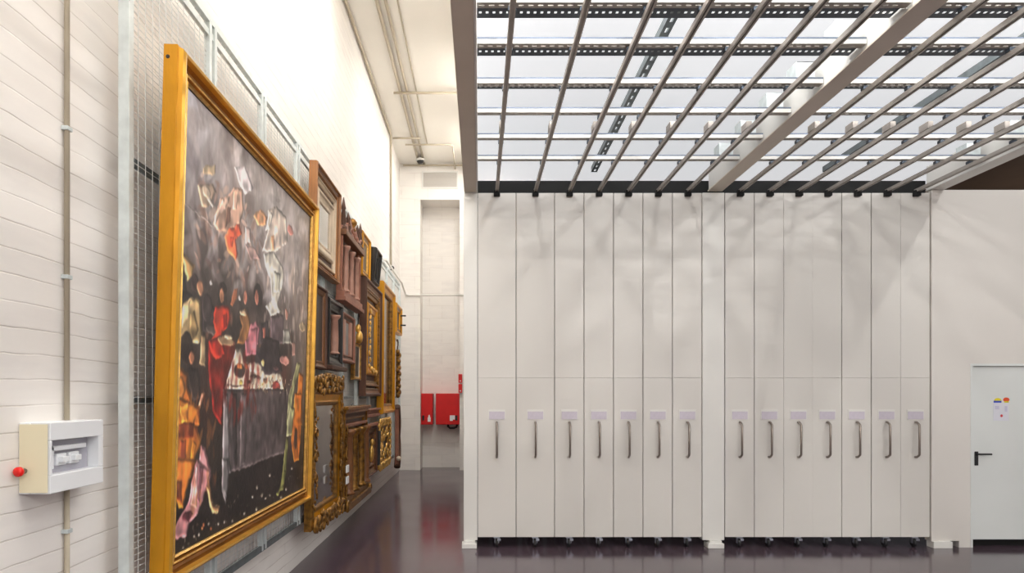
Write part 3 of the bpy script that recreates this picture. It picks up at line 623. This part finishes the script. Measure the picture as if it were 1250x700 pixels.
# E large nested brown and gold frame
t = frame('framed_picture', 'large dark brown frame with gilt frames nested inside, in the middle of the rack', 'frame', 9.62, 11.2, 1.72, 3.42, .10, .13, [M_wood2, M_wood, M_goldd], .012, [(.02, .08, .08, M_goldd), (.09, .13, .07, M_gold)], ('panel', M_canvas, .03))
part('carved_leaf', M_goldl, t, lambda b: (leaves(b, .34, .44, .4, 1.3, .09, 10, .04, rnd), leaves(b, .5, 1.1, .36, .42, .09, 8, .04, rnd)))
# F tall gilt mirror
t = frame('framed_picture', 'tall gilt frame with wide flat stiles and dark glass near the rack end', 'frame', 11.3, 12.85, 1.42, 3.64, .115, .17, [M_gold, M_gold, M_goldd], .008, None, ('dark_glass', mat('dark_glass', (40, 36, 38), .12), .03))
part('paper_slip', M_pale, t, lambda b: box(b, .45, .65, -.045, -.031, .5, .95))
# G small gilt frame by the far corner
t = frame('framed_picture', 'small gilt frame with dark pegs, highest at the far end of the rack', 'frame', 13.35, 14.3, 2.98, 3.56, .09, .13, [M_gold, M_goldd, M_gold], .01, None, ('panel', M_canvas, .03))
for z in (.22, .42): part('peg', M_dark, t, lambda b: tube(b, [(.88, -.02, z), (.88, -.17, z)], .016, 8))
# H hanging carved gilt drop
t = hang('carved_ornament', 'long carved gilt drop hanging from a hook at the rack end', 'ornament', 13.55, 1.68, 0)
part('carving', M_goldd, t, lambda b: ([blob(b, Vector((.25+.05*math.sin(i*2.1), -.06-.02*(i % 2), .06+i*.062)), .11+.03*math.sin(i*.9), .045, .06, None, 8) for i in range(15)], tube(b, [(.25, -.055, .02), (.25, -.055, .98)], .04, 8)))
part('hanging_hook', M_wood2, t, lambda b: tube(b, [(.25, -.05, .95)]+[(.25+.0+.09*math.sin(a*.3), -.05-.0, 1.04+.07*(1-math.cos(a*.3))) for a in range(1, 14)], .014, 7))
# I curved dark bracket
t = hang('curved_bracket', 'dark brown bow-shaped wooden piece low at the far rack end', 'ornament', 13.5, .30, 0)
part('bow', M_wood2, t, lambda b: tube(b, [(.15+.28*math.sin(PI*i/14), -.06, 1.22*i/14) for i in range(15)], .05, 8, radii=[.035+.03*abs(math.cos(PI*i/14)) for i in range(15)]))
part('cross_piece', M_rosy, t, lambda b: (box(b, .12, .2, -.09, -.02, .04, 1.2, .01)))
hook(t, .15, 1.18)
part('knob', M_pale, t, lambda b: blob(b, Vector((.08, -.10, .18)), .05, .05, .05))
# J bright carved gilt openwork
t = hang('gilt_carving', 'bright gilt openwork carved frame below the tall gilt one', 'frame', 11.02, .50, .01)
w, h = 1.5, .80
bm = new(); mitre(bm, w, h, P_simple(.10, .05)); obj('moulding', bm, M_goldl, t)
hook(t, .6, h)
def carve(b):
    for i in range(7):
        scroll(b, .06, .06+i*.11, .075, .055, 1.5, 1 if i % 2 else -1, .016); scroll(b, w-.06, .06+i*.11, .075, .065, 1.5, -1 if i % 2 else 1, .018)
        scroll(b, .15+i*.19, h-.03, .08, .08, 1.4, 1 if i % 2 else -1, .02); scroll(b, .15+i*.19, .04, .08, .08, 1.4, 1 if i % 2 else -1, .02); scroll(b, .2+i*.17, .2+.06*(i % 3), .06, .07, 1.4, 1, .02); scroll(b, .2+i*.17, .5+.06*(i % 3), .06, .07, 1.4, -1, .02)
    leaves(b, .0, .2, .05, h-.05, .08, 14, .04, rnd); leaves(b, .5, .62, .1, .7, .05, 9, .05, rnd)
part('carved_scrollwork', M_goldl, t, carve)
part('backboard', M_canvas, t, lambda b: box(b, .02, w-.02, -.014, -.001, .02, h-.02))
# K nested brown frame with a small gilt figure
t = frame('framed_picture', 'low brown nested frame with a small gilt figure in its niche', 'frame', 9.95, 10.80, .52, 1.26, .09, .10, [M_wood2, M_goldd, M_wood], .012, [(.03, .06, .06, M_wood)], ('panel', M_canvas, .02))
part('gilt_figure', M_goldl, t, lambda b: (blob(b, Vector((.42, -.06, .33)), .07, .04, .14), blob(b, Vector((.42, -.07, .50)), .045, .035, .055)))
part('cornice', M_rosy, t, lambda b: (box(b, -.015, .865, -.10, 0, .745, .785, .008)))
t = hang('picture_ledge', 'pinkish-brown moulded ledge piece under the large nested frame', 'moulding', 9.97, 1.40, 0)
part('moulding', M_rosy, t, lambda b: (box(b, 0, 1.22, -.08, 0, 0, .05, .01), box(b, .02, 1.20, -.06, 0, .05, .10, .01), box(b, -.01, 1.23, -.095, 0, .10, .13, .008)))
# black leaning panel beside the carved openwork
t = hang('framed_picture', 'small black framed panel standing low between brown niche and gilt carving', 'frame', 10.84, .62, .03)
bm = new(); mitre(bm, .12, .55, P_simple(.035, .11)); obj('moulding', bm, M_ebony, t)
part('panel', M_ebony, t, lambda b: box(b, .03, .09, -.09, -.01, .03, .52))
# L tabernacle with columns, low
w, h = 1.66, 1.20
t = hang('altarpiece', 'low brown-gold altarpiece frame with columns and heavy top ledge', 'frame', 8.22, .36, .012)
bm = new(); mitre(bm, w, h, P_simple(.14, .075, (0, 1, 0))); obj('moulding', bm, [M_goldd, M_wood2], t)
part('backboard', M_canvas, t, lambda b: box(b, .02, w-.02, -.02, -.001, .02, h-.02))
part('cornice', M_goldd, t, lambda b: (box(b, -.03, w+.03, -.12, 0, h-.01, h+.035, .008), box(b, -.01, w+.01, -.09, 0, h-.05, h-.01, .006)))
part('lintel', M_rosy, t, lambda b: box(b, .08, w-.08, -.085, 0, h-.22, h-.18, .008))
part('base_ledge', M_goldd, t, lambda b: (box(b, -.03, w+.03, -.14, 0, -.03, .06, .01), box(b, .0, w, -.11, 0, .06, .14, .01)))
for cx in (.22, .58, 1.08, 1.44): part('column', M_wood if cx in (.22, 1.44) else M_goldd, t, lambda b: lathe(b, column_prof(.055, h-.40), 'Z', (cx, -.08, .15), 14))
hook(t, .8, h)
def crv(b):
    leaves(b, 1.52, 1.64, .1, 1.0, .085, 24, .03, rnd); leaves(b, .02, .14, .1, 1.0, .085, 24, .03, rnd)
    for cx in (.0, w): scroll(b, cx, .02, .12, .08, 1.5, 1, .022)
part('carved_leaf', M_goldd, t, crv)
# M ornate mirror
w, h = 1.45, 1.42
t = hang('mirror', 'ornate gilt mirror with carved cresting and two paper tags, low beside the huge painting', 'mirror', 6.62, .40, .012)
bm = new(); mitre(bm, w, h, P_simple(.20, .085, (0, 1, 0))); obj('moulding', bm, [M_goldd, M_gold], t)
sheet(t, 'mirror_glass', M_mirror, w, h, .19, .03)
def mc(b, top):
    for i in range(11):
        cx = .08+i*(w-.16)/10
        if top: scroll(b, cx, h+.02+.05*math.sin(PI*i/10), .08, .075, 1.5, 1 if i % 2 else -1, .022)
        else: scroll(b, cx, .04, .10, .085, 1.5, -1 if i % 2 else 1, .024)
    if top: leaves(b, .1, w-.1, h-.06, h+.12, .10, 26, .04, rnd)
    else: leaves(b, .05, w-.05, -.02, .15, .11, 26, .042, rnd)
part('carved_cresting', M_goldd, t, mc, True)
part('carved_base', M_goldd, t, mc, False)
for x_ in (.1, w-.1):
    part('carved_side', M_goldd, t, lambda b: (leaves(b, x_-.075, x_+.075, .2, h-.15, .086, 34, .026, rnd), scroll(b, x_, .72, .09, .07, 1.5, 1, .014), scroll(b, x_, .5, .09, .06, 1.5, -1, .014), scroll(b, x_, .95, .09, .06, 1.5, -1, .014)))
hook(t, .4, h)
for z in (.30, .43): o = part('paper_tag', M_wsym, t, lambda b: box(b, w-.16, w-.03, -.165, -.150, z, z+.085, .004)); o['label'] = 'white paper tag'
# N middle row between the brown frame and the mirror
frame('framed_picture', 'narrow brown frame at mid height close behind the huge painting', 'frame', 6.80, 7.33, 2.0, 2.86, .07, .09, [M_wood2, M_wood, M_wood], .012, None, ('panel', M_canvas, .03))
t = frame('framed_picture', 'black frame around a pinkish pilaster panel at mid height', 'frame', 7.36, 8.10, 2.06, 2.80, .085, .13, [M_ebony, M_ebony, M_ebony], .012, None, ('panel', M_ebony, .02))
part('pilaster', M_pink, t, lambda b: lathe(b, column_prof(.045, .44), 'Z', (.40, -.05, .14), 14))
part('ledge', M_wood2, t, lambda b: (box(b, -.03, .77, -.13, 0, -.05, 0, .008)))
t = frame('framed_picture', 'rosy-brown pilaster frame at mid height under the carved altarpiece', 'frame', 8.14, 8.96, 2.14, 2.74, .075, .10, [M_rosy, M_wood2, M_rosy], .012, None, ('panel', M_linen, .03))
for cx in (.2, .62): part('pilaster', M_pink, t, lambda b: (box(b, cx-.055, cx+.055, -.06, -.02, .08, .52, .01)))
t = frame('framed_picture', 'slim pale-gold frame with a round gilt boss above it', 'frame', 9.02, 9.5, 1.94, 2.44, .06, .05, [M_goldd, M_goldl, M_pale], .012, None, ('panel', M_ebony, .03))
part('boss', M_goldl, t, lambda b: (blob(b, Vector((.24, -.07, .58)), .09, .05, .09), blob(b, Vector((.24, -.05, .70)), .05, .04, .06), tube(b, [(.24, -.04, .48), (.24, -.04, .58)], .02, 8)))

# ------------------------------------------------------------------ things on the near wall
t = thing('switch_box', 'white plastic breaker box with red stop button on the masonry wall', 'switch box', (XW, 2.74, 1.325), (0, 0, PI/2))
w, h, dpt = .395, .288, .125
def shell(b):
    box(b, 0, w, -.045, 0, 0, h, .004)
    for q in ((.0, w, .0, .075), (.0, w, .215, h), (.0, .018, .075, .215), (w-.045, w, .075, .215)):
        box(b, q[0]+.004, q[1]-.004 if q[1] == w else q[1], -dpt, -.045, q[2], q[3], .003)
part('housing', M_boxw, t, shell)
part('side_cover', M_boxc, t, lambda b: box(b, -.0025, 0, -.118, -.004, .006, h-.006, .001))
lid = part('window_panel', M_lid, t, lambda b: box(b, .018, w-.045, -.075, -.045, .075, .215))
def brk_(b):
    box(b, .05, .30, -.10, -.075, .168, .188, .003); box(b, .05, .07, -.10, -.075, .095, .188, .003)
    for x_ in (.10, .19): box(b, x_, x_+.07, -.092, -.075, .105, .155, .004); box(b, x_+.012, x_+.055, -.112, -.090, .118, .142, .003)
part('breaker', M_boxw, lid, brk_)
btn = part('button_stem', M_steel, t, lambda b: lathe(b, [(.011, 0), (.011, -.026)], 'X', (-.001, -.026, .095), 14))
o = part('stop_button', mat('stop_red', (236, 24, 14), .3), btn, lambda b: lathe(b, [(.012, -.026), (.019, -.030), (.020, -.042), (.014, -.048), (.002, -.050)], 'X', (-.001, -.026, .095), 18)); o['label'] = 'red stop button'
def pipe(name, label, pts, r, m=M_cond, cat='conduit', clips=()):
    t = thing(name, label, cat, pts[0])
    P0 = Vector(pts[0])
    part('tube', m, t, lambda b: tube(b, [Vector(p)-P0 for p in pts], r, 10))
    for c in clips:
        c = Vector(c)-P0; part('clip', M_galv, t, lambda b: box(b, c.x-r-.004, c.x+r+.003, c.y-r-.008, c.y+r+.008, c.z-.009, c.z+.009, .002))
    return t
xc = XW+.0165
pipe('wall_conduit', 'beige conduit rising from the top of the white breaker box', [(xc, 3.035, 1.614), (xc, 3.035, HC-.002)], .0115, clips=[(xc, 3.035, z) for z in (2.25, 2.91, 3.6)])
pipe('wall_conduit', 'beige conduit dropping from the bottom of the white breaker box to the floor', [(xc, 3.035, 1.324), (xc, 3.035, .002)], .0115, clips=[(xc, 3.035, 1.12), (xc, 3.035, .5)])

# ------------------------------------------------------------------ far end of the aisle
zc = HC-.025
pipe('ceiling_conduit', 'beige conduit along the joint of masonry wall and ceiling', [(XW+.04, 2.0, HC-.04), (XW+.04, 14.0, HC-.04), (XW+.03, 14.06, HC-.08), (XW+.03, 14.06, 4.42)], .022)
pipe('ceiling_conduit', 'thick beige ceiling conduit, second from the masonry wall', [(-1.39, 2.0, zc-.01), (-1.39, YB-.01, zc-.01)], .027)
pipe('ceiling_conduit', 'thick beige ceiling conduit, third from the masonry wall', [(-1.27, 2.0, zc-.01), (-1.27, YB-.01, zc-.01)], .024)
pipe('ceiling_conduit', 'thin beige ceiling conduit farthest out from the masonry wall', [(-1.11, 2.0, zc+.008), (-1.11, 14.6, zc+.008)], .013)
pipe('ceiling_conduit', 'beige conduit crossing the aisle ceiling', [(-1.5, 11.96, zc-.055), (-.175, 11.96, zc-.055)], .022)
pipe('ceiling_conduit', 'short beige conduit reaching from the wall corner across to the thick conduits', [(XW+.07, 14.06, zc-.055), (-1.2, 14.06, zc-.055)], .018)
pipe('ceiling_conduit', 'beige conduit loop bending towards the far wall under the ceiling', [(-1.55, 14.3, zc-.1), (-.62, 14.3, zc-.1), (-.56, 14.36, zc-.1), (-.56, YB-.005, zc-.1)], .016)
pipe('ceiling_conduit', 'beige conduit under the ceiling close along the far wall', [(-1.75, YB-.12, zc-.055), (-.175, YB-.12, zc-.055)], .020)
t = thing('ceiling_sensor', 'small dark dome sensor hanging where conduits meet the far wall', 'sensor', (-1.32, 15.3, HC-.10))
part('base', M_post, t, lambda b: lathe(b, [(.10, -.02), (.10, .02)], 'Z', n=18)); part('dome', M_dark, t, lambda b: blob(b, Vector((0, 0, -.03)), .08, .08, .05))
part('stem', M_post, t, lambda b: tube(b, [(0, 0, .02), (0, 0, .075)], .02, 8))
t = pipe('white_pipe', 'thin white pipe held off the masonry wall and turning along the far wall', [(-1.70, 12.4, 4.205), (-1.70, 14.95, 4.205), (-1.70, YB-.10, 4.07), (-1.66, YB-.04, 4.06), (-.25, YB-.04, 4.06)], .021, M_pipe, 'pipe')
part('bracket', M_post, t, lambda b: (box(b, -.145, .03, -.02, .02, -.02, .02), box(b, -.148, -.12, -.06, .06, -.03, .12)))
t = thing('wall_sensor', 'tiny black sensor at the foot of the corner conduit on the masonry wall', 'sensor', (XW+.001, 14.06, 4.36))
part('body', M_dark, t, lambda b: blob(b, Vector((.05, 0, 0)), .05, .05, .05)); part('mount', M_post, t, lambda b: box(b, 0, .03, -.04, .04, -.03, .05))
t = thing('air_vent', 'grey louvred air vent high on the far wall above the recess', 'vent', (-.91, YB-.002, 6.57))
part('vent_frame', M_post, t, lambda b: (box(b, -.42, .42, -.02, 0, -.03, 0), box(b, -.42, .42, -.02, 0, .34, .37), box(b, -.42, -.39, -.02, 0, 0, .34), box(b, .39, .42, -.02, 0, 0, .34)))
part('louvres', mat('louvre_grey', (196, 190, 182), .5), t, lambda b: ([box(b, -.39, .39, -.016, -.002, .01+i*.034, .03+i*.034) for i in range(10)], box(b, -.39, .39, -.002, 0, 0, .34)))
def cabinet(label, x0, x1, icon):
    t = thing('hose_cabinet', label, 'fire cabinet', ((x0+x1)/2, 16.47, 1.05)); c = (x0+x1)/2; w = (x1-x0)/2
    part('body', M_red, t, lambda b: box(b, -w, w, -.44, 0, 0, .735, .006))
    dr = part('door', M_red, t, lambda b: box(b, -w+.012, w-.012, -.452, -.44, .012, .723, .004))
    return t, dr, w
t, dr, w = cabinet('narrow red fire cabinet in the recess, on the side of the picture rack', -1.365, -1.095, 0)
part('latch', M_dark, dr, lambda b: box(b, -w+.03, -w+.075, -.466, -.452, .10, .22, .004))
part('symbol_sticker', M_wsym, dr, lambda b: (prism(b, [(.02, .07), (.09, .07), (.09, .17), (.02, .17)], -.456, -.452), prism(b, [(.03, .17), (.08, .17), (.07, .23), (.04, .23)], -.456, -.452)))
t, dr, w = cabinet('wide red fire hose cabinet in the recess next to the storage block', -1.02, -.462, 1)
part('latch', M_dark, dr, lambda b: box(b, w-.10, w-.05, -.466, -.452, .10, .22, .004))
part('symbol_sticker', M_wsym, dr, lambda b: (prism(b, [(.05, .09), (.12, .09), (.12, .12), (.17, .12), (.17, .22), (.05, .22)], -.456, -.452)))
part('valve', M_dark, t, lambda b: tube(b, [(-.0, -.25, .0), (.0, -.27, -.05), (.05, -.3, -.085), (.14, -.3, -.085), (.2, -.28, -.06), (.22, -.27, 0)], .026, 8))
for z, lb in ((2.03, 'upper small red sign on the edge of the recess'), (1.80, 'lower small red sign on the edge of the recess')):
    t = thing('fire_sign', lb, 'sign', (-.44, YB-.001, z)); part('plate', M_red, t, lambda b: box(b, -.04, .045, -.10, 0, 0, .20, .003))
    part('symbol', M_wsym, t, lambda b: box(b, -.012, .02, -.1015, -.10, .03, .055))

# ------------------------------------------------------------------ light
def area(name, loc, aim, sx, sy, power, col):
    l = bpy.data.lights.new(name, 'AREA'); l.shape = 'RECTANGLE'; l.size = sx; l.size_y = sy; l.energy = power; l.color = col
    o = bpy.data.objects.new(name, l); C.objects.link(o); o.location = loc
    o.rotation_euler = (Vector(aim)-Vector(loc)).to_track_quat('-Z', 'Y').to_euler(); return o
def point(name, loc, r, power, col):
    l = bpy.data.lights.new(name, 'POINT'); l.shadow_soft_size = r; l.energy = power; l.color = col
    o = bpy.data.objects.new(name, l); C.objects.link(o); o.location = loc; return o
WARM = (1, .985, .962); NEU = (1, .985, .965)
for y in (1.5, 4.5, 7.5): area('aisle_light', (-.75, y, 7.0), (-.95, y, 0), .35, 2.4, AISLE, WARM)
for y in (11.5, 14.2): area('aisle_light', (-.28, y, 6.95), (-1.9, y+.2, 1.2), 1.8, .12, AISLE*FARK, WARM)  # added wash for the far wall, kept unseen behind the girder
for y in (10.2, 13.4): area('aisle_low_fill', (-.20, y, 4.6), (-1.7, y+2.2, .8), 1.4, .10, AISLE*LOWK, WARM)  # added unseen light to lift the lower far aisle, no fixture there
for y in (0.5, 4.2): area('aisle_ceiling_fill', (-.6, y, 5.2), (-.9, y+2.2, 7.2), 2.5, .4, AISLE*1.1, WARM)  # added unseen light thrown upwards to brighten the aisle ceiling
point('store_fill', (9.6, 9.6, 3.4), .12, 45, WARM)  # added unseen light giving the space past the partition its gradient
area('room_light', (3.0, -4.6, 4.3), (3.0, 7.75, 1.2), 6.5, 1.2, ROOM, NEU)
area('room_light', (9.5, -3.5, 4.3), (5.0, 7.75, 2.0), 3, 1.0, ROOM*.45, NEU)
for x in (.55, 2.1, 3.75, 5.7):                       # rows of lamps running lengthwise above the rails
    for k in range(9): point('grid_lamp', (x, .6+.55*k, 4.84), .03, LAMP/9, NEU)

w_ = bpy.data.worlds.new('world'); bpy.context.scene.world = w_; w_.use_nodes = True
w_.node_tree.nodes['Background'].inputs['Color'].default_value = (.9, .95, 1, 1); w_.node_tree.nodes['Background'].inputs['Strength'].default_value = .05

cam = bpy.data.cameras.new('camera'); co = bpy.data.objects.new('camera', cam); C.objects.link(co)
co.location = (0, 0, CAM); co.rotation_euler = (PI/2, 0, 0)
cam.sensor_width = 36; cam.lens = 36*833/1250; cam.shift_x = 40/1250; cam.shift_y = 134/1250; cam.clip_start = .05
sc = bpy.context.scene; sc.camera = co
sc.view_settings.view_transform = 'Standard'; sc.view_settings.look = 'None'; sc.view_settings.gamma = 1; sc.view_settings.use_curve_mapping = False
sc.view_settings.exposure = EXPO
